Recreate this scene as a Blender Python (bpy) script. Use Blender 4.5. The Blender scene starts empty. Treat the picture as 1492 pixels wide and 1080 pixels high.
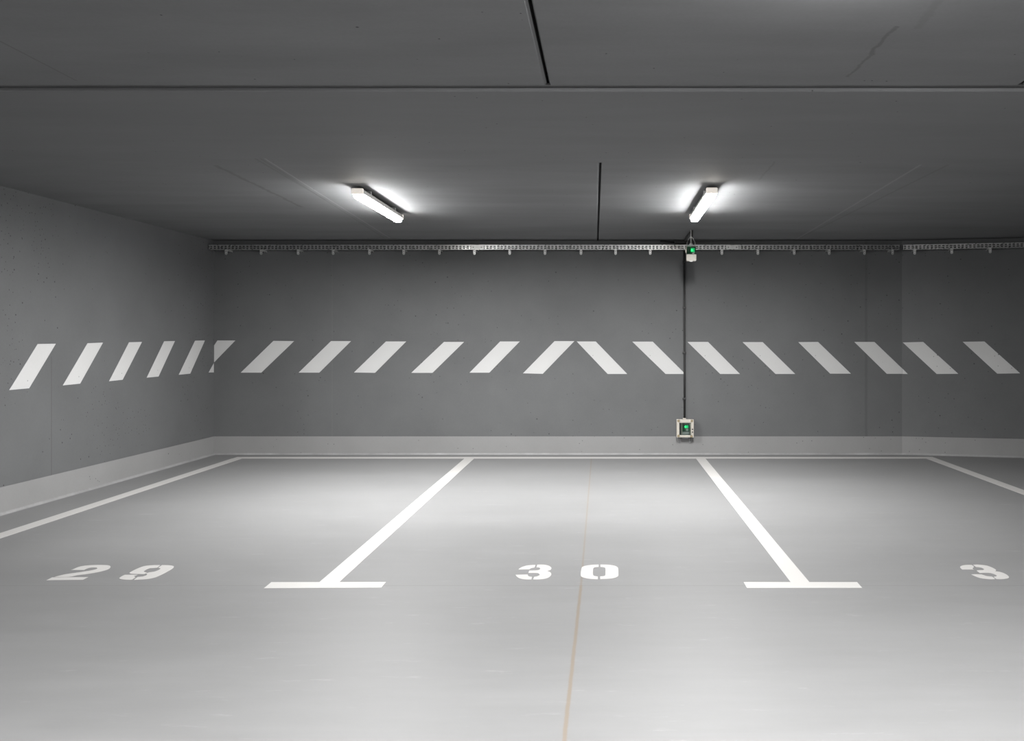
import bpy, bmesh, math, random
from mathutils import Vector, Matrix
random.seed(7)
scene = bpy.context.scene
COL = scene.collection
PI = math.pi

# ------------------------------------------------------------------ tuning
LAMP = 170.0         # watts of each LED strip
REAR = 170.0
SIDE = 320.0          # glow of the opal covers
RSIDE = 600.0
SPREAD = math.radians(176)
F = 1250.0            # focal length in pixels
CX, CY = 883.0, 493.0 # principal point of the photograph
H = 1.31              # camera height
YB = 9.65             # back wall
ZC = 2.406            # ceiling height at the back wall
SL = 0.010            # ceiling falls gently to the back wall
XC = -4.41            # left corner
LS = 0.0212           # left wall runs slightly off square
XR = 3.33             # bend in the wall on the right
RA = math.radians(-11.5)

def cz(y): return ZC + SL*(YB-y)

# measured points of the photo brought back onto the real surfaces
def fp(px, py, z=0.0):
    d = F*(H-z)/(py-CY); return Vector(((px-CX)/F*d, d, z))
def cp(px, py, drop=0.0):
    k = F/(CY-py); d = k*(ZC+SL*YB-H-drop)/(1+k*SL)
    return Vector(((px-CX)/F*d, d, cz(d)-drop))
def bp(px, py, off=0.0):
    d = YB-off; return Vector(((px-CX)/F*d, d, H-(py-CY)/F*d))
def lp(px, py):
    a = (px-CX)/F; d = (XC-LS*YB)/(a-LS)
    return Vector((a*d, d, H-(py-CY)/F*d))
RD = Vector((math.cos(RA), math.sin(RA), 0)); RN = Vector((math.sin(RA), -math.cos(RA), 0))
def rp(px, py, off=0.0):
    o = Vector((XR, YB, 0)) + RN*off
    a = (px-CX)/F
    # o + t*RD = (a d, d)
    t = (o.x - a*o.y)/(a*RD.y-RD.x)
    d = o.y+t*RD.y
    return Vector((a*d, d, H-(py-CY)/F*d))

# ------------------------------------------------------------------ materials
def newmat(name):
    m = bpy.data.materials.new(name); m.use_nodes = True
    nt = m.node_tree; b = nt.nodes['Principled BSDF']
    return m, nt, b
def N(nt, t, **kw):
    n = nt.nodes.new(t)
    for k, v in kw.items():
        if hasattr(n, k): setattr(n, k, v)
        else: n.inputs[k].default_value = v
    return n
def mathn(nt, op, a, b=None, c=None, clamp=False):
    n = nt.nodes.new('ShaderNodeMath'); n.operation = op; n.use_clamp = clamp
    for i, v in enumerate((a, b, c)):
        if v is None: continue
        if isinstance(v, (int, float)): n.inputs[i].default_value = v
        else: nt.links.new(v, n.inputs[i])
    return n.outputs[0]
def mixc(nt, fac, a, b, mode='MIX'):
    n = nt.nodes.new('ShaderNodeMix'); n.data_type = 'RGBA'; n.blend_type = mode
    for i, v in ((0, fac), (6, a), (7, b)):
        if isinstance(v, (int, float)): n.inputs[i].default_value = v
        elif isinstance(v, tuple): n.inputs[i].default_value = (*v, 1) if len(v) == 3 else v
        else: nt.links.new(v, n.inputs[i])
    return n.outputs[2]
def coords(nt, scale=(1, 1, 1)):
    t = nt.nodes.new('ShaderNodeTexCoord'); mp = nt.nodes.new('ShaderNodeMapping')
    mp.inputs['Scale'].default_value = scale
    nt.links.new(t.outputs['Object'], mp.inputs['Vector']); return mp.outputs[0]
def noise(nt, vec, scale, detail=4, rough=.6):
    n = nt.nodes.new('ShaderNodeTexNoise'); n.inputs['Scale'].default_value = scale
    n.inputs['Detail'].default_value = detail; n.inputs['Roughness'].default_value = rough
    nt.links.new(vec, n.inputs['Vector']); return n.outputs[0]
def rng(nt, v, a, b, c=0, d=1, smooth=False):
    n = nt.nodes.new('ShaderNodeMapRange'); n.clamp = True
    if smooth: n.interpolation_type = 'SMOOTHSTEP'
    nt.links.new(v, n.inputs[0])
    for i, x in enumerate((a, b, c, d)): n.inputs[i+1].default_value = x
    return n.outputs[0]
def segmask(nt, a, b, w, wob=0.0, axes=(0, 1)):
    """mask of a thin line from a to b on a surface (a crack, a seam, a board mark)"""
    t = nt.nodes.new('ShaderNodeTexCoord'); v = t.outputs['Object']
    s = nt.nodes.new('ShaderNodeSeparateXYZ'); nt.links.new(v, s.inputs[0])
    u, q = s.outputs[axes[0]], s.outputs[axes[1]]
    d = (b[0]-a[0], b[1]-a[1]); L = math.hypot(*d); d = (d[0]/L, d[1]/L)
    du = mathn(nt, 'SUBTRACT', u, a[0]); dq = mathn(nt, 'SUBTRACT', q, a[1])
    along = mathn(nt, 'ADD', mathn(nt, 'MULTIPLY', du, d[0]), mathn(nt, 'MULTIPLY', dq, d[1]))
    across = mathn(nt, 'SUBTRACT', mathn(nt, 'MULTIPLY', du, d[1]), mathn(nt, 'MULTIPLY', dq, d[0]))
    if wob:
        nz = noise(nt, v, 9, 5, .7)
        across = mathn(nt, 'ADD', across, mathn(nt, 'MULTIPLY', mathn(nt, 'SUBTRACT', nz, .5), wob))
    m = rng(nt, mathn(nt, 'ABSOLUTE', across), w*.4, w, 1, 0)
    m = mathn(nt, 'MULTIPLY', m, mathn(nt, 'GREATER_THAN', along, 0))
    return mathn(nt, 'MULTIPLY', m, mathn(nt, 'LESS_THAN', along, L))
def pores(nt, vec, scale, thr, keep):
    """sparse air holes in cast concrete"""
    v = nt.nodes.new('ShaderNodeTexVoronoi'); v.inputs['Scale'].default_value = scale
    nt.links.new(vec, v.inputs['Vector'])
    near = rng(nt, v.outputs['Distance'], thr*.5, thr, 1, 0)
    sep = nt.nodes.new('ShaderNodeSeparateColor'); nt.links.new(v.outputs['Color'], sep.inputs[0])
    big = noise(nt, vec, 1.1, 2, .5)
    lim = rng(nt, big, .35, .7, 0, keep)
    return mathn(nt, 'MULTIPLY', near, mathn(nt, 'LESS_THAN', sep.outputs[0], lim))
def bump(nt, b, h, strength, dist=.004):
    n = nt.nodes.new('ShaderNodeBump'); n.inputs['Strength'].default_value = strength
    n.inputs['Distance'].default_value = dist
    nt.links.new(h, n.inputs['Height']); nt.links.new(n.outputs[0], b.inputs['Normal'])

def concrete(name, col, vary=.12, pore=.25, rough=.75, scale=(1, 1, 1), lines=(), spec=.3, porescale=14):
    m, nt, b = newmat(name)
    v = coords(nt, scale); v0 = coords(nt)
    n1 = noise(nt, v, 1.3, 6, .6); n2 = noise(nt, v0, 60, 3, .6)
    f = mathn(nt, 'ADD', mathn(nt, 'MULTIPLY', n1, .8), mathn(nt, 'MULTIPLY', n2, .2))
    lo = tuple(c*(1-vary) for c in col); hi = tuple(c*(1+vary) for c in col)
    c = mixc(nt, rng(nt, f, .3, .7), lo, hi)
    for (ms, colr, op) in lines:
        c = mixc(nt, mathn(nt, 'MULTIPLY', ms(nt), op), c, colr)
    if pore:
        p = mathn(nt, 'MAXIMUM', pores(nt, v0, porescale, .11, pore), pores(nt, v0, porescale*2.1, .16, pore*.8))
        c = mixc(nt, p, c, tuple(x*.22 for x in col))
        bump(nt, b, mathn(nt, 'SUBTRACT', mathn(nt, 'MULTIPLY', n2, .15), p), .5, .003)
    else:
        bump(nt, b, n2, .12, .003)
    nt.links.new(c, b.inputs['Base Color'])
    b.inputs['Roughness'].default_value = rough
    b.inputs['Specular IOR Level'].default_value = spec
    return m
def simple(name, col, rough=.5, metal=0.0, vary=.06, spec=.5):
    m, nt, b = newmat(name)
    v = coords(nt); n = noise(nt, v, 35, 4)
    c = mixc(nt, rng(nt, n, .3, .7), tuple(x*(1-vary) for x in col), tuple(min(1, x*(1+vary)) for x in col))
    nt.links.new(c, b.inputs['Base Color'])
    nt.links.new(rng(nt, n, .3, .7, max(.02, rough-.06), rough+.06), b.inputs['Roughness'])
    b.inputs['Metallic'].default_value = metal; b.inputs['Specular IOR Level'].default_value = spec
    return m

WALLC = (.098, .100, .102)
def L2(a, b, w, wob=0, axes=(0, 1)): return lambda nt: segmask(nt, a, b, w, wob, axes)
def cl(p0, p1, w, wob=0):
    a, b = cp(*p0), cp(*p1); return L2((a.x, a.y), (b.x, b.y), w, wob)

M = {}
M['wall'] = concrete('grey_painted_concrete', WALLC, .12, .28, .62, lines=[
    (L2((bp(484, 0).x, 0), (bp(484, 0).x, 3), .006, 0, (0, 2)), (.12, .12, .12), .5),
    (L2((bp(1262, 0).x, 0), (bp(1262, 0).x, 3), .02, .02, (0, 2)), (.07, .07, .07), .5)])
M['wall_left'] = concrete('grey_painted_concrete_with_air_holes', WALLC, .12, 1.0, .62, lines=[
    (L2((lp(75, 500).y, 0), (lp(75, 500).y, 1.16), .006, 0, (1, 2)), (.055, .055, .055), .6)])
M['base'] = concrete('light_grey_painted_band', (.205, .205, .204), .07, .35, .55, porescale=14)
M['cove'] = concrete('sealant_cove', (.215, .215, .215), .22, 0, .45, (3, 3, 3))
dk, lt = (.11, .11, .11), (.30, .30, .30)
M['ceiling'] = concrete('bare_concrete_soffit', (.172, .174, .178), .12, .05, .8, (.5, 2.2, 1), lines=[
    (cl((1368, 0), (1336, 42), .022, .08), dk, .28),
    (cl((1304, 38), (1268, 80), .012, .06), dk, .75),
    (cl((1268, 80), (1234, 112), .010, .05), dk, .65),
    (cl((0, 60), (112, 118), .006), dk, .6),
    (cl((314, 241), (440, 302), .020, .06), dk, .6),
    (cl((370, 230), (475, 292), .012, .02), dk, .4), (cl((384, 230), (568, 347), .008, .01), lt, .5),
    (cl((378, 230), (560, 347), .010, .01), dk, .35),
    (cl((1130, 235), (1106, 262), .010, .05), dk, .35),
    (cl((1342, 240), (1160, 349), .012, .01), lt, .35), (cl((1382, 240), (1165, 347), .014, .01), dk, .35)])
M['joint'] = simple('black_joint_filler', (.012, .012, .012), .8)
M['joint_grey'] = concrete('dark_grey_joint', (.128, .129, .131), .2, 0, .8)  # darker grey strip along the near edge of the beam
M['beam'] = concrete('beam_soffit', (.172, .174, .178), .08, .08, .8, (.5, 2.2, 1))

# floor: light grey satin epoxy with wiped streaks, a tan joint and a day joint
def floor_mat():
    m, nt, b = newmat('grey_epoxy_floor')
    v0 = coords(nt); v = coords(nt, (.45, 1.5, 1))
    n1 = noise(nt, v, 1.0, 7, .62); n2 = noise(nt, coords(nt, (1, 5, 1)), 2.0, 6, .65); n3 = noise(nt, v0, 45, 3)
    f = mathn(nt, 'ADD', mathn(nt, 'MULTIPLY', n1, .55), mathn(nt, 'MULTIPLY', n2, .45))
    c = mixc(nt, rng(nt, f, .3, .7), (.140, .141, .1415), (.173, .174, .1745))
    sc = rng(nt, noise(nt, coords(nt, (1.2, 6, 1)), 2.6, 8, .75), .60, .72)
    c = mixc(nt, mathn(nt, 'MULTIPLY', sc, .55), c, (.235, .235, .235))
    # day joint across the bays
    a0, a1 = fp(0, 853.5), fp(1492, 853.5)
    c = mixc(nt, mathn(nt, 'MULTIPLY', segmask(nt, (-9, a0.y), (9, a1.y), .006, .004), .35), c, (.09, .09, .09))
    # tan expansion joint, wider towards the driving lane
    j0, j1, j2 = fp(822, 1080), fp(846.5, 853), fp(861.5, 670)
    k = (j0.x-j1.x)/(j1.y-j0.y)
    e = (j0.x+k*(j0.y+6), -6)
    tan = (.150, .121, .092)
    c = mixc(nt, mathn(nt, 'MULTIPLY', segmask(nt, e, (j1.x, j1.y), .0105, .008), .8), c, tan)
    c = mixc(nt, mathn(nt, 'MULTIPLY', segmask(nt, (j1.x, j1.y), (j2.x, 9.4), .0075, .005), .55), c, tan)
    nt.links.new(c, b.inputs['Base Color'])
    nt.links.new(rng(nt, f, .3, .7, 0.5, 0.6), b.inputs['Roughness'])
    b.inputs['Specular IOR Level'].default_value = .12
    bump(nt, b, mathn(nt, 'ADD', n3, mathn(nt, 'MULTIPLY', n1, 2)), .05, .003)
    return m
M['floor'] = floor_mat()
M['paint'] = simple('white_road_paint', (.38, .373, .364), .5, 0, .03, .3)
M['wallpaint'] = concrete('white_wall_paint', (.46, .46, .457), .04, .22, .6)
M['galv'] = simple('galvanised_steel', (.62, .62, .62), .30, .92, .12)
M['galv_shaded'] = simple('shaded_galvanised_steel', (.10, .10, .10), .6, .6)  # rear rail: shade inside the tray put into the steel's colour
M['galv2'] = simple('galvanised_bracket_steel', (.62, .62, .61), .36, .6, .1)
M['bolt'] = simple('dark_bolt', (.08, .08, .08), .5, .6)
M['black'] = simple('black_plastic', (.012, .012, .012), .5)
M['cream'] = simple('cream_plastic', (.40, .375, .33), .42)
M['lampgrey'] = simple('pale_grey_polycarbonate', (.52, .51, .49), .45)
M['white'] = simple('white_plastic', (.5, .5, .485), .4)
M['greyplastic'] = simple('grey_plastic', (.34, .35, .36), .45)
M['darkplate'] = simple('dark_grey_plate', (.10, .105, .105), .5)
M['pcb'] = simple('dark_green_circuit_panel', (.008, .07, .035), .45)
M['brass'] = simple('dull_screw', (.30, .25, .16), .45, .7)
def emis(name, col, s):
    m, nt, b = newmat(name); v = coords(nt)
    n = noise(nt, v, 3, 2)
    c = mixc(nt, n, col, tuple(min(1, x*1.03) for x in col))
    nt.links.new(c, b.inputs['Emission Color']); b.inputs['Base Color'].default_value = (*col, 1)
    b.inputs['Emission Strength'].default_value = s
    return m
WARM = (1.0, .992, .984)
M['glow'] = emis('lit_opal_diffuser', WARM, 130); M['glow_side'] = emis('lit_opal_diffuser_side', WARM, SIDE)
M['glow_rear'] = emis('lit_opal_diffuser_lane', WARM, 130); M['glow_rear_side'] = emis('lit_opal_diffuser_lane_side', WARM, RSIDE)
M['led'] = emis('green_led', (.03, 1.0, .22), 1.7)
M['ledglow'] = emis('green_lit_lens', (.01, .5, .17), .55)
M['end_cap'] = emis('lit_opal_end_cap', (1.0, .92, .84), .5)
M['glow_end'] = emis('lit_opal_diffuser_end', (1.0, .93, .85), 160)
M['glow_rear_end'] = emis('lit_opal_diffuser_lane_end', WARM, 1300)
def clear():
    m, nt, b = newmat('clear_cover'); b.inputs['Base Color'].default_value = (.86, .93, .89, 1)
    b.inputs['Transmission Weight'].default_value = 1; b.inputs['Roughness'].default_value = .05; b.inputs['IOR'].default_value = 1.15
    return m
M['clear'] = clear()

# ------------------------------------------------------------------ mesh helpers
def link(name, bm, mats, parent=None, loc=None, smooth=False):
    """link a bmesh as one object; loc: the object's origin (vertices are given relative to it)"""
    bmesh.ops.recalc_face_normals(bm, faces=bm.faces)
    me = bpy.data.meshes.new(name); bm.to_mesh(me); bm.free()
    for m in (mats if isinstance(mats, (list, tuple)) else [mats]): me.materials.append(m)
    if smooth:
        for p in me.polygons: p.use_smooth = True
    o = bpy.data.objects.new(name, me); COL.objects.link(o)
    if loc is not None: o.location = loc
    if parent: o.parent = parent
    return o
def tag(o, label=None, cat=None, group=None, kind=None):
    if label: o['label'] = label
    if cat: o['category'] = cat
    if group: o['group'] = group
    if kind: o['kind'] = kind
    return o
def empty(name, loc, rz=0.0):
    o = bpy.data.objects.new(name, None); COL.objects.link(o); o.location = loc
    o.rotation_euler = (0, 0, rz); o.empty_display_size = .05; return o
def quad(bm, a, b, c, d, mi=0):
    f = bm.faces.new([bm.verts.new(p) for p in (a, b, c, d)]); f.material_index = mi; return f
def box(bm, x0, x1, y0, y1, z0, z1, bev=0.0):
    r = bmesh.ops.create_cube(bm, size=1)
    for v in r['verts']:
        v.co = Vector(((x0+x1)/2+v.co.x*(x1-x0), (y0+y1)/2+v.co.y*(y1-y0), (z0+z1)/2+v.co.z*(z1-z0)))
    if bev:
        es = list({e for v in r['verts'] for e in v.link_edges})
        bmesh.ops.bevel(bm, geom=es, offset=bev, segments=2, affect='EDGES', profile=.6)
def prism(bm, pts, vec):
    """extrude the polygon pts by vec into a closed solid"""
    a = [bm.verts.new(p) for p in pts]; b = [bm.verts.new(Vector(p)+Vector(vec)) for p in pts]
    n = len(pts)
    bm.faces.new(a); bm.faces.new(list(reversed(b)))
    for i in range(n): bm.faces.new((a[i], a[(i+1) % n], b[(i+1) % n], b[i]))
def extr_profile(bm, prof, y0, y1):
    prism(bm, [(x, y0, z) for x, z in prof], (0, y1-y0, 0))
def tube(bm, pts, r, seg=10):
    pts = [Vector(p) for p in pts]; rings = []
    for i, p in enumerate(pts):
        t = (pts[min(i+1, len(pts)-1)]-pts[max(i-1, 0)]).normalized()
        up = Vector((0, 0, 1)) if abs(t.z) < .9 else Vector((1, 0, 0))
        u = t.cross(up).normalized(); w = t.cross(u)
        rr = r[i] if isinstance(r, (list, tuple)) else r
        rings.append([bm.verts.new(p+u*math.cos(2*PI*k/seg)*rr+w*math.sin(2*PI*k/seg)*rr) for k in range(seg)])
    for a, b in zip(rings, rings[1:]):
        for k in range(seg): bm.faces.new((a[k], a[(k+1) % seg], b[(k+1) % seg], b[k]))
    bm.faces.new(rings[0]); bm.faces.new(list(reversed(rings[-1])))
def BM(): return bmesh.new()
def smoothpoly(pts, n=3):
    """round a traced outline a little, keeping its sharp corners"""
    P = [Vector(p) for p in pts]; out = []; m = len(P)
    def sharp(i):
        a = (P[i]-P[i-1]).normalized(); b = (P[(i+1) % m]-P[i]).normalized(); return a.dot(b) < .62
    for i in range(m):
        p0, p1, p2, p3 = P[i-1], P[i], P[(i+1) % m], P[(i+2) % m]
        if sharp(i): p0 = p1
        if sharp((i+1) % m): p3 = p2
        for k in range(n):
            t = k/n
            out.append(.5*((2*p1)+(p2-p0)*t+(2*p0-5*p1+4*p2-p3)*t*t+(3*p1-p0-3*p2+p3)*t**3))
    return out

# ------------------------------------------------------------------ the shell
X0, X1, YF = -5.2, 10.0, -7.0
ZT = 2.75
bm = BM(); box(bm, X0, X1, YF, YB+.3, -.2, 0); tag(link('floor', bm, M['floor']), kind='structure')

def lx(y): return XC-LS*(YB-y)
bm = BM(); prism(bm, [(XC, YB, 0), (lx(YF), YF, 0), (lx(YF)-.3, YF, 0), (XC-.3, YB+.25, 0), (XC, YB+.25, 0)], (0, 0, ZT))
tag(link('wall_left', bm, M['wall_left']), kind='structure')
bm = BM(); box(bm, XC, XR, YB, YB+.25, 0, ZT); tag(link('wall_back', bm, M['wall']), kind='structure')
re = Vector((XR, YB, 0))+RD*6.9
bm = BM(); prism(bm, [(XR, YB, 0), re, re-RN*.25, Vector((XR, YB+.25, 0))], (0, 0, ZT))
tag(link('wall_right', bm, M['wall']), kind='structure')
bm = BM(); box(bm, re.x, re.x+.2, YF, re.y+.3, 0, ZT); tag(link('wall_far_right', bm, M['wall']), kind='structure')
bm = BM(); box(bm, lx(YF)-.3, re.x+.2, YF-.2, YF, 0, ZT); tag(link('wall_front', bm, M['wall']), kind='structure')

# ceiling with open joints either side of a wide shallow drop beam
yA = cp(0, 124).y                 # near edge of the beam
DROP = .012
GW = .055
yB = cp(0, 231, DROP).y           # far edge of the beam
yC = cp(0, 237).y
def ceil_row(bm, y0, y1, grooves):
    xs0, xs1 = [X0], [X0]
    for (g0, g1, w, ch) in grooves:
        e = []
        for s in (-w/2-ch, -w/2, w/2, w/2+ch*.5): e.append((g0+s, g1+s))
        quad(bm, (xs0[-1], y0, cz(y0)), (e[0][0], y0, cz(y0)), (e[0][1], y1, cz(y1)), (xs1[-1], y1, cz(y1)))
        up = ch*.7; hi = .05
        quad(bm, (e[0][0], y0, cz(y0)), (e[1][0], y0, cz(y0)+up), (e[1][1], y1, cz(y1)+up), (e[0][1], y1, cz(y1)))
        quad(bm, (e[1][0], y0, cz(y0)+up), (e[1][0], y0, cz(y0)+hi), (e[1][1], y1, cz(y1)+hi), (e[1][1], y1, cz(y1)+up), 1)
        quad(bm, (e[1][0], y0, cz(y0)+hi), (e[2][0], y0, cz(y0)+hi), (e[2][1], y1, cz(y1)+hi), (e[1][1], y1, cz(y1)+hi), 1)
        quad(bm, (e[2][0], y0, cz(y0)+up), (e[2][0], y0, cz(y0)+hi), (e[2][1], y1, cz(y1)+hi), (e[2][1], y1, cz(y1)+up), 1)
        quad(bm, (e[3][0], y0, cz(y0)), (e[2][0], y0, cz(y0)+up), (e[2][1], y1, cz(y1)+up), (e[3][1], y1, cz(y1)))
        xs0.append(e[3][0]); xs1.append(e[3][1])
    quad(bm, (xs0[-1], y0, cz(y0)), (X1+.5, y0, cz(y0)), (X1+.5, y1, cz(y1)), (xs1[-1], y1, cz(y1)))
bm = BM()
ga = cp(798, 121).x
ceil_row(bm, YF-.2, yA, [(ga-.004, ga, .013, .012), (cp(1496, 119).x, cp(1496, 119).x, .013, .012)])
quad(bm, (X0, yA, cz(yA)+.008), (X1+.5, yA, cz(yA)+.008), (X1+.5, yA+GW, cz(yA)+.008), (X0, yA+GW, cz(yA)+.008), 2)
quad(bm, (X0, yA, cz(yA)), (X1+.5, yA, cz(yA)), (X1+.5, yA, cz(yA)+.008), (X0, yA, cz(yA)+.008), 2)
ceil_row(bm, yA+GW, yC, [])
ceil_row(bm, yC, YB+.3, [(cp(874.8, 237).x, cp(870.5, 350).x*YB/cp(870.5, 350).y, .012, .010)])
quad(bm, (X0, YF-.2, ZT), (X1+.5, YF-.2, ZT), (X1+.5, YB+.3, ZT), (X0, YB+.3, ZT))
tag(link('ceiling', bm, [M['ceiling'], M['joint'], M['joint_grey']]), kind='structure')
bm = BM()
yA += GW
prism(bm, [(lx(yA), yA, cz(yA)-DROP+.004), (lx(yA), yA+.006, cz(yA)-DROP), (lx(yB), yB, cz(yB)-DROP), (lx(yB), yB, cz(yB)+.02), (lx(yA), yA, cz(yA)+.02)], (X1-.3-lx(yA), 0, 0))
tag(link('trim_1', bm, M['beam']), kind='structure')

# painted band and cove along the foot of the walls
BH = .206
def cove_prof(r=.020, n=6):
    return [(0, .0), (0, r)]+[(r-r*math.cos(PI/2*k/n), r-r*math.sin(PI/2*k/n)) for k in range(1, n)]+[(r, 0)]
def band(name, a, b, nrm):
    bm = BM(); e = .003
    prism(bm, [a, a+nrm*e, a+nrm*e+Vector((0, 0, BH)), a+Vector((0, 0, BH))], b-a)
    o = link(name, bm, M['base']); tag(o, kind='structure')
    bm = BM(); prism(bm, [a+nrm*(e+x)+Vector((0, 0, z)) for x, z in cove_prof()], b-a)
    link('cove', bm, M['cove'], o)
a = Vector((XC, YB, 0)); NL = Vector((1, -LS, 0)).normalized()
band('baseboard_back', a, Vector((XR, YB, 0)), Vector((0, -1, 0)))
band('baseboard_left', Vector((XC, YB, 0)), Vector((lx(YF), YF, 0)), NL)
band('baseboard_right', Vector((XR, YB, 0)), re, RN)

# ------------------------------------------------------------------ painted markings
def centre(pts):
    c = Vector((0, 0, 0))
    for p in pts: c += p
    return c/len(pts)
def decal(name, polys, mat, parent=None, origin=None, th=.0015):
    """polys: list of (points on the surface, outward normal)"""
    allp = [p for pl, n in polys for p in pl]
    o = origin if origin is not None else centre(allp)
    bm = BM()
    for pl, n in polys: prism(bm, [p-o-n*.0005 for p in pl], n*(th+.0005))
    return link(name, bm, mat, parent, loc=(o if parent is None else (o-parent.location)))
UP = Vector((0, 0, 1)); NB = Vector((0, -1, 0))
G = 'white slanted stripes along the walls'
def z1(x, y): return (x/4.263, 485+y/4.263)
left_st = [
    [(233, 70), (346, 68), (180, 345), (57, 356)], [(543, 65), (639, 61), (497, 316), (390, 327)],
    [(801, 59), (881, 57), (761, 292), (677, 301)], [(1019, 53), (1086, 51), (984, 272), (911, 279)],
    [(1211, 49), (1272, 48), (1181, 254), (1110, 261)]]
left_lab = ['largest white slanted stripe on left wall, farthest from the corner',
            'white slanted stripe on left wall, second from the frame edge',
            'middle one of five whole white stripes on the left wall',
            'white slanted stripe on left wall, second whole one before the corner',
            'narrow-looking white stripe on left wall, last whole one before the corner']
for pts, lab in zip(left_st, left_lab):
    o = decal('wall_stripe', [([lp(*z1(*p)) for p in pts], NL)], M['wallpaint']); tag(o, lab, 'painted stripe', G)
# the stripe folded round the left corner
def z7(x, y): return (280+x/6.782, 470+y/6.782)
def onback(pts):
    out = []
    for p in pts:
        q = bp(*p); q.x = max(q.x, XC+.002); out.append(q)
    return out
c1 = [lp(*z7(163, 494)), Vector((XC-.001, YB-.004, lp(*z7(207, 402)).z)), Vector((XC-.001, YB-.004, lp(*z7(207, 494)).z))]
o = decal('wall_stripe', [(onback([z7(209, 228), z7(250, 178), z7(427, 178), z7(209, 394)]), NB), (c1, NL)], M['wallpaint'])
tag(o, 'broken white stripe folded round the left wall corner', 'painted stripe', G)
def zz(ox): return lambda x, y: (ox+x/4.263, 485+y/4.263)
a5, a8, a11 = zz(500), zz(830), zz(1142)
back_st = [
    ([z7(803, 182), z7(1008, 184), z7(683, 496), z7(480, 496)], 'first whole right-leaning stripe on back wall, nearest the left corner'),
    ([z7(1372, 184), (511.5, 497.2), z7(1256, 496), z7(1052, 496)], 'second whole right-leaning white stripe from left corner on back wall'),
    ([a5(266, 54), a5(392, 54), a5(198, 249), a5(67, 247)], 'third whole right-leaning white stripe from left corner on back wall'),
    ([a5(626, 57), a5(751, 57), a5(555, 249), a5(423, 249)], 'fourth whole right-leaning white stripe from left corner on back wall'),
    ([a5(975, 54), a5(1097, 54), a5(908, 248), a5(785, 248)], 'fifth right-leaning white stripe on back wall, one before the chevron peak'),
    ([a5(1313, 52), a5(1436, 52), a5(1240, 255), a5(1117, 252)], 'right-leaning white stripe forming left half of the chevron peak'),
    ([a8(44, 54), a8(162, 54), a8(358, 256), a8(236, 256)], 'left-leaning white stripe forming right half of the chevron peak'),
    ([a8(389, 55), a8(516, 55), a8(718, 256), a8(596, 256)], 'left-leaning white stripe just left of and touching the black conduit'),
    ([a8(732, 57), a8(860, 57), a8(1058, 256), a8(935, 256)], 'left-leaning white stripe just right of the black conduit'),
    ([a8(1074, 58), a8(1199, 58), a8(1401, 256), a8(1279, 256)], 'second left-leaning white stripe right of the black conduit'),
    ([a11(90, 58), a11(213, 57), a11(417, 254), a11(288, 254)], 'third left-leaning white stripe right of the black conduit'),
]
for pts, lab in back_st:
    o = decal('wall_stripe', [([bp(*p) for p in pts], NB)], M['wallpaint']); tag(o, lab, 'painted stripe', G)
br = 736
def toR(pts):
    out = []
    for p in pts:
        q = rp(*p); out.append(q)
    return out
o = decal('wall_stripe', [([bp(*a11(438, 57)), bp(*a11(563, 57)), bp(*a11(735.2, 222)), bp(*a11(735.2, 255)), bp(*a11(640, 255))], NB),
                          (toR([a11(736.5, 222), a11(770, 256), a11(736.5, 255.5)]), RN)], M['wallpaint'])
tag(o, 'white stripe whose lower tip crosses the right wall bend', 'painted stripe', G)
o = decal('wall_stripe', [(toR([a11(739, 60), a11(866, 57), a11(1084, 255), a11(950, 256)]), RN)], M['wallpaint'])
tag(o, 'white stripe just right of the right wall bend', 'painted stripe', G)
o = decal('wall_stripe', [(toR([a11(1111, 56), a11(1246, 54), a11(1468, 252), a11(1326, 254)]), RN)], M['wallpaint'])
tag(o, 'rightmost white stripe in the darkest part of the wall', 'painted stripe', G)

# bay lines on the floor
def R(x0, x1, y0, y1): return [Vector((x0, y0, 0)), Vector((x1, y0, 0)), Vector((x1, y1, 0)), Vector((x0, y1, 0))]
yL0, yL1 = 9.335, 9.465
GL = 'white bay lines on the floor'
o = decal('bay_line', [(R(-4.065, 3.60, yL0, yL1), UP)], M['paint'])
tag(o, 'long thin white line along the foot of the back wall', 'floor marking', GL)
o = decal('bay_line', [(R(-4.07, -3.96, 4.45, yL0), UP)], M['paint'])
tag(o, 'white bay side line beside the left wall', 'floor marking', GL)
o = decal('bay_line', [([Vector((3.50, 4.5, 0)), Vector((3.607, 4.5, 0)), Vector((3.598, yL0, 0)), Vector((3.485, yL0, 0))], UP)], M['paint'])
tag(o, 'short-looking white bay line at the right edge of the photo', 'floor marking', GL)
def bay_divider(stem, bar, lab):
    sp = [fp(*p) for p in stem]; bpx = [fp(*p) for p in bar]
    sp[0].y = sp[1].y = yL0
    sp[2].y = sp[3].y = (bpx[0].y+bpx[1].y)/2
    org = centre(sp+bpx); t = empty('bay_divider', org); tag(t, lab, 'floor marking', 'white T shaped bay dividers')
    decal('stem', [(sp, UP)], M['paint'], t, org); decal('crossbar', [(bpx, UP)], M['paint'], t, org, th=.0018)
bay_divider([(677.8, 667.5), (691.8, 667.5), (493.9, 849), (465, 849)], [(395.3, 848.9), (562.4, 848.6), (555.3, 856.9), (384.5, 857.7)],
            'white T shaped bay line between numbers 29 and 30')
bay_divider([(1013.8, 668), (1027.5, 668), (1179.2, 848.5), (1151.7, 848.5)], [(1083.5, 848.7), (1248.8, 848.8), (1256.2, 857.1), (1088.2, 857.3)],
            'white T shaped bay line on the right side of bay 30')
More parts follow.
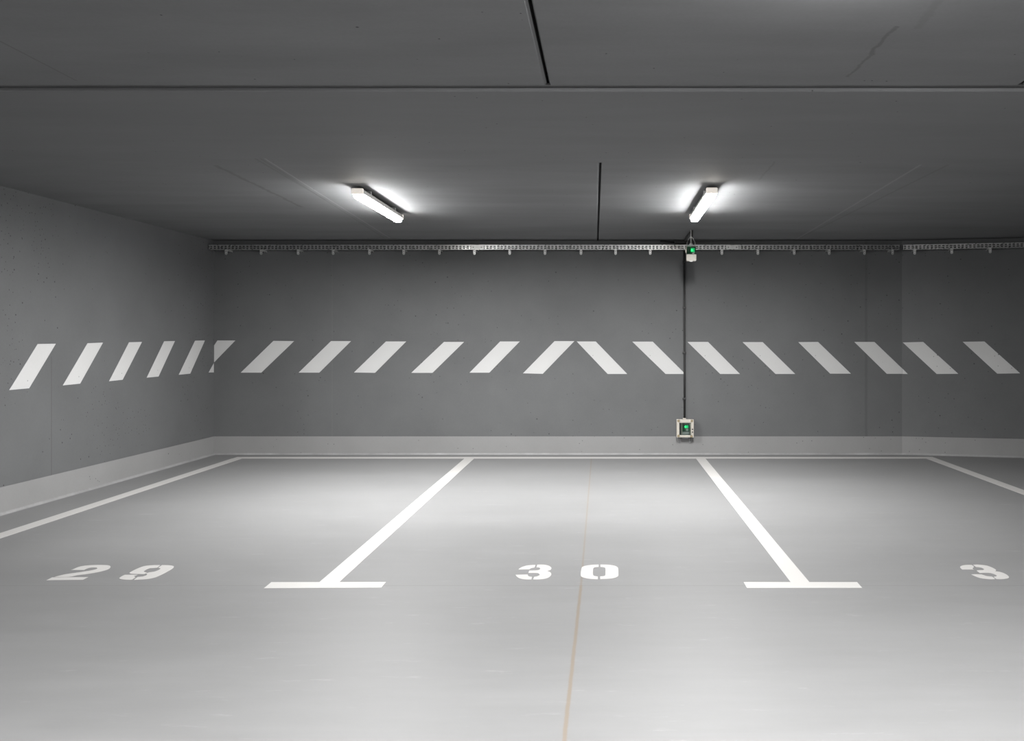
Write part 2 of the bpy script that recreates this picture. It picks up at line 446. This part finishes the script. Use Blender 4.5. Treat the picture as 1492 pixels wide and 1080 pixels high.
# stencilled numbers
def zA(x, y): return (50+x/6.782, 800+y/6.782)
def zB(x, y): return (730+x/6.782, 800+y/6.782)
def zC(x, y): return (1372+x/12.433, 800+y/12.433)
two = [[(362, 210), (385, 203), (430, 183), (480, 171), (560, 163), (640, 161), (720, 163), (748, 171), (752, 181), (742, 195), (715, 209), (660, 224), (600, 237), (500, 253), (420, 263), (338, 279), (200, 279), (300, 254), (400, 240), (480, 228), (560, 215), (610, 203), (623, 195), (612, 188), (575, 186), (540, 190), (510, 200), (490, 210)],
       [(175, 284), (532, 281), (480, 307), (120, 312)]]
nine = [[(1243, 162), (1180, 163), (1110, 168), (1060, 180), (1000, 205), (948, 233), (942, 242), (970, 248), (1040, 250), (1085, 251), (1115, 238), (1085, 229), (1084, 221), (1110, 205), (1140, 193), (1190, 190), (1213, 188)],
        [(1262, 162), (1330, 164), (1372, 171), (1378, 182), (1360, 200), (1300, 235), (1240, 265), (1190, 285), (1130, 298), (1060, 304), (985, 307), (1020, 280), (1070, 276), (1105, 264), (1116, 252), (1105, 246), (1130, 235), (1180, 228), (1215, 217), (1240, 203), (1245, 194), (1225, 188)],
        [(895, 258), (1022, 258), (1000, 265), (980, 274), (998, 281), (965, 306), (930, 307), (870, 304), (842, 297), (842, 289), (865, 272)]]
three = [[(340, 160), (265, 165), (215, 178), (190, 190), (172, 205), (280, 205), (300, 192), (330, 186)],
         [(358, 158), (420, 158), (470, 168), (495, 185), (497, 198), (485, 212), (455, 220), (485, 232), (497, 248), (492, 265), (470, 285), (430, 298), (370, 304), (317, 304), (328, 278), (355, 274), (380, 262), (380, 252), (365, 243), (330, 240), (270, 240), (278, 217), (340, 215), (370, 211), (385, 203), (387, 194), (375, 187), (350, 185)],
         [(143, 258), (265, 255), (268, 268), (285, 276), (306, 278), (300, 304), (250, 304), (195, 297), (160, 280)]]
zero = [[(965, 157), (900, 160), (840, 168), (808, 178), (797, 190), (788, 240), (789, 268), (800, 280), (830, 290), (880, 298), (957, 302), (957, 275), (925, 270), (912, 262), (908, 240), (910, 200), (918, 188), (935, 183), (965, 181)],
        [(982, 157), (1060, 159), (1120, 168), (1150, 182), (1158, 200), (1160, 260), (1152, 275), (1125, 288), (1070, 297), (980, 300), (980, 274), (1015, 271), (1030, 262), (1032, 230), (1032, 195), (1022, 186), (1000, 182), (982, 181)]]
three2 = [[(548, 296), (480, 293), (400, 300), (350, 315), (335, 330), (345, 350), (375, 376), (580, 374), (558, 355), (585, 330)],
          [(570, 292), (640, 288), (740, 296), (830, 310), (910, 340), (970, 372), (987, 390), (968, 408), (1060, 422), (1140, 450), (1200, 488), (1220, 515), (1205, 535), (1150, 546), (1080, 551), (995, 548), (945, 512), (970, 505), (1000, 495), (985, 475), (930, 452), (860, 438), (780, 436), (690, 438), (635, 397), (680, 390), (740, 388), (765, 378), (768, 368), (740, 350), (690, 337), (625, 330)],
          [(540, 467), (620, 463), (720, 467), (765, 480), (820, 497), (915, 508), (970, 548), (900, 552), (800, 545), (700, 530), (620, 503)]]
GN = 'stencilled bay numbers'
def digit(tr, polys, parent, org):
    pl = [(smoothpoly([fp(*tr(*p)) for p in poly]), UP) for poly in polys]
    return decal('digit', pl, M['paint'], parent, org)
def number(digits, lab):
    allp = [fp(*tr(*p)) for tr, polys in digits for poly in polys for p in poly]
    org = centre(allp); org.z = 0
    t = empty('bay_number', org); tag(t, lab, 'floor number', GN)
    for tr, polys in digits: digit(tr, polys, t, org)
number([(zA, two), (zA, nine)], 'white stencilled bay number 29 on the grey floor')
number([(zB, three), (zB, zero)], 'white stencilled bay number 30 on the floor joint')
pl = [(smoothpoly([fp(*zC(*p)) for p in poly]), UP) for poly in three2]
o = decal('bay_number', pl, M['paint']); tag(o, 'lone white stencilled digit 3 at right edge of floor', 'floor number', GN)

# ------------------------------------------------------------------ ceiling lamps
def make_lamp(glow, side, end, watts):
    L = 1.28; h = L/2
    t = empty('ceiling_lamp', (0, 0, 0))
    bm = BM(); extr_profile(bm, [(-.030, -.022), (.030, -.022), (.038, -.032), (.043, -.056), (.040, -.060), (-.040, -.060), (-.043, -.056), (-.038, -.032)], -h+.02, h-.02)
    link('housing', bm, M['lampgrey'], t)
    bm = BM(); prof = [(-.031, -.0602), (-.0312, -.0675), (-.032, -.078), (-.028, -.088), (-.018, -.092), (.018, -.092), (.028, -.088), (.032, -.078), (.0312, -.0675), (.031, -.0602)]
    extr_profile(bm, prof, -h+.028, h-.028)
    bm.normal_update()
    for f in bm.faces:
        c = f.calc_center_median(); f.material_index = 1 if (abs(c.x) > .0295 and c.z > -.068) else 2 if abs(c.y) > h-.03 else 0
    link('diffuser', bm, [glow, side, end], t)
    for s in (-1, 1):
        bm = BM(); y = s*(h-.014)
        box(bm, -.042, .042, min(y-s*.0135, y+s*.014), max(y-s*.0135, y+s*.014), -.066, -.022, .008); link('end_cap', bm, M['end_cap'], t)
        bm = BM(); box(bm, -.034, .034, s*.38-.012, s*.38+.012, -.034, .004, .002)
        link('mounting_clip', bm, M['galv2'], t)
    for s in (-1, 1):
        for q in (-.4, 0, .4):
            bm = BM(); box(bm, s*.042-.003, s*.042+.003, q-.011, q+.011, -.066, -.046, .002); link('cover_latch', bm, M['lampgrey'], t)
    ld = bpy.data.lights.new('led_strip', 'AREA'); ld.shape = 'RECTANGLE'; ld.size = .05; ld.size_y = L-.08
    ld.energy = watts; ld.spread = SPREAD; ld.color = WARM
    lo = bpy.data.objects.new('led_strip', ld); COL.objects.link(lo); lo.location = (0, 0, -.0935); lo.parent = t
    return t
def copy_tree(o, parent=None):
    c = o.copy(); COL.objects.link(c)
    if parent: c.parent = parent
    for ch in o.children: copy_tree(ch, c)
    return c
tilt = -math.atan(SL)
def place_lamp(o, x, y, lab, group):
    o.location = (x, y, cz(y)); o.rotation_euler = (tilt, 0, 0); tag(o, lab, 'lamp', group)
l0 = make_lamp(M['glow'], M['glow_side'], M['glow_end'], LAMP)
place_lamp(l0, -1.835, 6.965, 'lit batten lamp on ceiling, left of the short black ceiling joint', 'lit ceiling lamps above the bays')
place_lamp(copy_tree(l0), .778, 6.935, 'lit batten lamp on ceiling above the hanging green-lit box', 'lit ceiling lamps above the bays')
for ch in l0.children:
    if ch.type == 'LIGHT': ch.data = ch.data.copy(); ch.data.energy *= 1.15
r0 = make_lamp(M['glow_rear'], M['glow_rear_side'], M['glow_rear_end'], REAR)
GR = 'lamps over the driving lane'
place_lamp(r0, .78, 1.95, 'batten lamp over the driving lane, right of the ceiling joint', GR)
r1 = make_lamp(M['glow_rear'], M['glow_side'], M['glow_end'], REAR*1.15)
place_lamp(r1, -1.835, 1.1, 'batten lamp over the driving lane, left of the ceiling joint', GR)
place_lamp(copy_tree(r1), 2.9, 1.1, 'batten lamp over the driving lane, farthest to the right', GR)

# ------------------------------------------------------------------ cable tray and its brackets
TZ0, TZ1 = 2.292, 2.343
TF = .150     # front rail's distance from the wall
TB = .045     # rear rail's distance from the wall
GT = 'perforated cable tray sections under the ceiling'
def rail(length, y, x0=0.0):
    """perforated rail: two rows of slots"""
    bm = BM(); zs = [0, .009, .0215, .029, .0415, TZ1-TZ0]; xs = [x0]; n = int(length/.04)
    m = (length-n*.04)/2
    for i in range(n): xs += [x0+m+i*.04+.008, x0+m+i*.04+.032]
    xs.append(x0+length)
    vs = [[bm.verts.new((x, y, TZ0+z)) for z in zs] for x in xs]
    for i in range(len(xs)-1):
        for j in range(5):
            if i % 2 == 1 and j in (1, 3): continue
            bm.faces.new((vs[i][j], vs[i+1][j], vs[i+1][j+1], vs[i][j+1]))
    bm.normal_update()
    bmesh.ops.solidify(bm, geom=bm.faces[:], thickness=.0015)
    return bm
def tray(origin, rz, length, lab, coupler=False):
    t = empty('cable_tray', origin, rz); tag(t, lab, 'cable tray', GT)
    z = origin.z
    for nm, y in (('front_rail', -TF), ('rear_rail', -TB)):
        bm = rail(length, y); bmesh.ops.translate(bm, verts=bm.verts, vec=(0, 0, -z)); link(nm, bm, M['galv' if nm == 'front_rail' else 'galv_shaded'], t)
    bm = BM(); box(bm, 0, length, -TF+.002, -TB-.002, TZ0-z, TZ0-z+.0015); link('base_plate', bm, M['galv'], t)
    bm = BM(); box(bm, 0, length, -TF-.001, -TF+.011, TZ1-z-.001, TZ1-z+.0025, .0008); link('rolled_edge', bm, M['galv'], t)
    if coupler:
        bm = BM(); box(bm, -.07, .07, -TF-.0045, -TF-.0022, TZ0-z+.006, TZ1-z-.004); c = link('coupler_plate', bm, M['galv2'], t)
        for x in (-.045, .045):
            b2 = BM(); bmesh.ops.create_cone(b2, cap_ends=True, segments=10, radius1=.006, radius2=.006, depth=.004, matrix=Matrix.Translation((x, -TF-.0062, (TZ0+TZ1)/2-z)) @ Matrix.Rotation(PI/2, 4, 'X')); link('bolt', b2, M['bolt'], c)
    return t
def xf(px): return (px-CX)/F*(YB-TF)
cuts = [XC+.01, xf(695.5), xf(1067), xf(1311)]
labs = ['cable tray section along back wall starting at the left corner', 'brightly lit middle cable tray section along the back wall',
        'dark cable tray section between hanging box and wall bend']
for i in range(3):
    tray(Vector((cuts[i]+.001, YB, TZ0)), 0, cuts[i+1]-cuts[i]-.002, labs[i], coupler=(i > 0))
q = rp(1316, 360, TF); s0 = (q-Vector((XR, YB, q.z))).dot(RD)
tray(Vector((XR, YB, TZ0))+RD*s0, RA, 4.2, 'cable tray section on the wall right of the bend')
def make_bracket():
    t = empty('tray_bracket', (0, 0, 0))
    bm = BM(); r = .0135; ty = -TF+.012
    pts = [(-r, 0, .0)]+[(-r*math.cos(PI*k/8), 0, -.042-r*math.sin(PI*k/8)) for k in range(9)]+[(r, 0, .0)]
    prism(bm, [(x, ty-.004, z-.001) for x, _, z in pts], (0, .0045, 0)); link('hanging_tab', bm, M['galv2'], t)
    bm = BM(); prism(bm, [(-.012, -.003, -.018), (-.012, -.003, -.001), (-.012, -TF+.004, -.001), (-.012, -TF+.004, -.008)], (.003, 0, 0))
    prism(bm, [(.009, -.003, -.018), (.009, -.003, -.001), (.009, -TF+.004, -.001), (.009, -TF+.004, -.008)], (.003, 0, 0))
    box(bm, -.012, .012, -TF+.004, -.003, -.003, -.0005)
    link('support_arm', bm, M['galv2'], t)
    for z in (-.046, -.018):
        bm = BM(); bmesh.ops.create_cone(bm, cap_ends=True, segments=10, radius1=.0042, radius2=.0035, depth=.004, matrix=Matrix.Translation((0, ty-.006, z)) @ Matrix.Rotation(PI/2, 4, 'X'))
        link('bolt', bm, M['bolt'], t)
    return t
ORD = ['first', 'second', 'third', 'fourth', 'fifth', 'sixth', 'seventh', 'eighth', 'ninth', 'tenth', 'eleventh', 'twelfth', 'thirteenth']
bx = [329, 380, 434, 485, 538, 588, 640, 691, 742.5, 794, 846.5, 897, 947.5]
bx2 = [1052, 1104.5, 1157.5, 1208.5, 1260, 1301]
bx3 = [1333, 1387, 1443]
br0 = make_bracket(); used = []
GB = 'small steel brackets under the cable tray'
def place_bracket(loc, rz, lab):
    o = br0 if not used else copy_tree(br0); used.append(1)
    o.location = loc; o.rotation_euler = (0, 0, rz); tag(o, lab, 'bracket', GB)
for i, px in enumerate(bx):
    place_bracket(Vector((xf(px), YB, TZ0)), 0, '%s small steel tray bracket from the left wall corner' % ORD[i])
for i, px in enumerate(bx2):
    place_bracket(Vector((xf(px), YB, TZ0)), 0, '%s steel tray bracket right of the hanging box, before the wall bend' % ORD[i])
for i, px in enumerate(bx3):
    p = rp(px, 400, TF)-RN*TF; p.z = TZ0
    place_bracket(p, RA, '%s steel tray bracket right of the wall bend' % ORD[i])

# ------------------------------------------------------------------ wiring and boxes
XK = bp(996.8, 0).x
# black conduit down the wall to the lower box
ztop = cz(YB-.02)-.02; zbot = .400
t = empty('cable_conduit', (XK, YB, zbot)); tag(t, 'thin black cable conduit running down the back wall', 'conduit')
bm = BM(); tube(bm, [(0, -.016, ztop-zbot), (0, -.016, 1.2), (0.003, -.016, .5), (.004, -.016, 0)], .0115, 12); link('pipe', bm, M['black'], t, smooth=True)
for py in (382, 448.6, 514, 581):
    z = bp(0, py).z-zbot
    bm = BM(); box(bm, -.019, .019, -.031, .0005, z-.010, z+.010, .003); link('clip', bm, M['black'], t)
# black cable lying on the soffit from the hanger to the conduit, with a junction piece
yh = cp(1006.5, 335).y; xh = (1006.5-CX)/F*yh
t = empty('ceiling_cable', (xh, yh, cz(yh))); tag(t, 'black cable on the ceiling from the hanging box to the wall', 'cable')
bm = BM()
zz_ = lambda y: cz(y)-cz(yh)-.014
tube(bm, [(.010, .03, -.06), (.012, .05, -.03), (.008, .10, zz_(yh+.1)), (.002, .45, zz_(yh+.45)), (XK-xh, YB-yh-.06, zz_(YB-.06)), (XK-xh, YB-yh-.018, zz_(YB)-.012)], .011, 10); link('cable_run', bm, M['black'], t, smooth=True)
bm = BM(); box(bm, .000, .024, .01, .075, -.115, -.002, .006); link('cable_gland', bm, M['black'], t)
bm = BM(); box(bm, -.10, .025, YB-yh-.10, YB-yh-.035, cz(YB)-cz(yh)-.045, cz(YB)-cz(yh)-.001, .008); link('junction_block', bm, M['black'], t)
bm = BM(); tube(bm, [(-.10, YB-yh-.07, cz(YB)-cz(yh)-.024), (-.2, YB-yh-.07, cz(YB)-cz(yh)-.014), (-.26, YB-yh-.07, cz(YB)-cz(yh)-.012)], .009, 8); link('cable_tail', bm, M['black'], t, smooth=True)

# box hung from the ceiling
k = F/yh; zt = H+(CY-357.5)/k; zb = H+(CY-381.5)/k
hx = (1006.8-CX)/k
hh = zt-zb
t = empty('hanging_control_box', (hx, yh, zb)); tag(t, 'small cream box with green light hanging below the ceiling', 'control box')
w = .049
bm = BM(); box(bm, -w+.002, w-.002, -.02, .03, hh*.0+.004, hh*.98, .008); link('enclosure', bm, M['cream'], t)
bm = BM(); prism(bm, [(-w, -.048, .010), (-w+.004, -.048, .004), (w-.006, -.048, .004), (w, -.048, .014), (w, -.048, hh*.42), (-w-.002, -.048, hh*.42)], (0, .027, 0)); bp_ = link('lower_cover', bm, M['cream'], t)
bm = BM(); box(bm, -.02, .012, -.0525, -.0485, -.004, .006, .001); link('catch', bm, M['white'], t)
bm = BM(); box(bm, w-.016, w-.004, -.0525, -.0485, .006, .016, .002); link('screw', bm, M['white'], t)
bm = BM(); box(bm, -w+.006, w-.003, -.0285, -.0205, hh*.44, hh*.90); link('circuit_panel', bm, M['pcb'], t)
bm = BM(); box(bm, -.006, w-.014, -.033, -.029, hh*.56, hh*.82, .002); g = link('signal_lens', bm, M['ledglow'], t); tag(g, 'green lit lens')
bm = BM(); bmesh.ops.create_uvsphere(bm, u_segments=12, v_segments=8, radius=.010, matrix=Matrix.Translation((.006, -.038, hh*.68))); link('indicator_light', bm, M['led'], t, smooth=True)
bm = BM(); box(bm, .012, .034, -.036, -.030, hh*.45, hh*.56, .002); link('switch', bm, M['white'], t)
bm = BM(); box(bm, -w+.001, w-.001, -.049, -.045, hh*.43, hh*.93, .0015); link('clear_cover', bm, M['clear'], t)
bm = BM(); box(bm, -w-.012, -w+.001, -.042, -.012, hh*.52, hh*.80, .003); link('hinge', bm, M['cream'], t)
bm = BM(); box(bm, -w+.006, w-.006, -.046, -.021, hh*.93, hh*1.0, .003); link('top_rail', bm, M['greyplastic'], t)
zr = cz(yh)-zb
bm = BM(); tube(bm, [(0, 0, hh*.985), (0, 0, hh+.012), (-.001, 0, hh+.014), (0, 0, hh+.030), (.0, 0, hh+.075), (0, 0, hh+.077), (0, 0, hh+.088), (0, 0, hh+.090), (0, 0, zr+.003)],
                     [.018, .018, .014, .006, .005, .009, .009, .0035, .0035], 12); link('suspension_rod', bm, M['galv2'], t, smooth=False)
for s in (-1, 1):
    bm = BM(); tube(bm, [(s*.004, -.004, hh+.088), (s*.026, -.004, hh+.060), (s*.040, -.004, hh+.030), (s*.043, -.004, hh*.97)], .0022, 6); link('hanger_wire', bm, M['galv2'], t)

# box on the wall
zb = bp(0, 636.5).z; zt = bp(0, 610.3).z; hh = zt-zb; hx = (998.4-CX)/F*(YB-.09); w = .096
t = empty('wall_control_box', (hx, YB, zb)); tag(t, 'cream framed box with green light low on the back wall', 'control box')
bm = BM(); box(bm, -w+.004, w-.004, -.060, .0005, .004, hh-.004, .004); link('enclosure', bm, M['cream'], t)
ti = .026
bm = BM()
box(bm, -w, -w+ti+.006, -.088, -.060, 0, hh, .005); box(bm, w-.032, w, -.088, -.060, 0, hh, .004)
box(bm, -w+ti, w-.030, -.086, -.060, hh-.040, hh-.010, .008); box(bm, -w+ti, w-.030, -.086, -.060, 0, .028, .008)
link('cover_frame', bm, M['cream'], t)
for sx, sz in ((-w+.022, hh-.016), (w-.022, hh-.016), (-w+.022, .020), (w-.026, .014)):
    bm = BM(); bmesh.ops.create_cone(bm, cap_ends=True, segments=12, radius1=.015, radius2=.012, depth=.006, matrix=Matrix.Translation((sx, -.091, sz)) @ Matrix.Rotation(PI/2, 4, 'X')); link('screw', bm, M['brass'], t)
for z in (.092, .062):
    bm = BM(); box(bm, w-.022, w-.008, -.0905, -.0875, z-.007, z+.007, .001); link('key_hole', bm, M['black'], t)
x0, x1 = -w+ti+.006, w-.032
bm = BM(); box(bm, x0, x1, -.0635, -.0605, .028, hh-.040); link('inner_plate', bm, M['darkplate'], t)
bm = BM(); box(bm, -.030, x1-.014, -.068, -.064, .066, hh-.058); link('circuit_panel', bm, M['pcb'], t)
bm = BM(); box(bm, -.030, x1-.020, -.074, -.064, .030, .064, .004); link('terminal_block', bm, M['greyplastic'], t)
bm = BM(); box(bm, .0, .036, -.071, -.068, .104, .134, .003); g = link('signal_lens', bm, M['ledglow'], t); tag(g, 'green lit lens')
bm = BM(); bmesh.ops.create_uvsphere(bm, u_segments=12, v_segments=8, radius=.011, matrix=Matrix.Translation((.004, -.074, .119))); link('indicator_light', bm, M['led'], t, smooth=True)
bm = BM(); box(bm, .010, .036, -.074, -.069, .072, .098, .002); link('switch', bm, M['white'], t)
for x in (-.036, x1-.008):
    bm = BM(); box(bm, x-.004, x+.004, -.080, -.064, .029, hh-.041, .001); link('mullion', bm, M['cream'], t)
bm = BM(); box(bm, x0, x1, -.0845, -.0815, .026, hh-.038); link('clear_cover', bm, M['clear'], t)
bm = BM(); box(bm, -.022, .012, -.050, -.008, hh-.004, hh+.010, .003); link('conduit_gland', bm, M['cream'], t)
bm = BM(); box(bm, -.030, .040, -.055, -.010, -.014, .006, .003); link('lower_gland', bm, M['greyplastic'], t)
for s in (-1, 1):
    bm = BM(); tube(bm, [(s*.085, -.03, .006), (s*.082, -.028, -.025), (s*.070, -.024, -.050), (s*.056, -.020, -.064), (s*.052, -.022, -.055), (s*.053, -.03, .006)], .0026, 6); link('thin_loop', bm, M['greyplastic'], t, smooth=True)  # thin grey loops below the box

# ------------------------------------------------------------------ camera, world, view
cam = bpy.data.cameras.new('camera'); co = bpy.data.objects.new('camera', cam); COL.objects.link(co)
co.location = (0, 0, H); co.rotation_euler = (PI/2, 0, 0)
cam.sensor_fit = 'HORIZONTAL'; cam.sensor_width = 36; cam.lens = 36*F/1492
cam.shift_x = (746-CX)/1492; cam.shift_y = (CY-540)/1492
cam.clip_start = .05
scene.camera = co
w = bpy.data.worlds.new('world'); scene.world = w; w.use_nodes = True
w.node_tree.nodes['Background'].inputs[0].default_value = (.02, .02, .02, 1)
w.node_tree.nodes['Background'].inputs[1].default_value = 1
vs = scene.view_settings; vs.view_transform = 'Standard'; vs.look = 'None'; vs.gamma = 1; vs.use_curve_mapping = False; vs.exposure = -.13
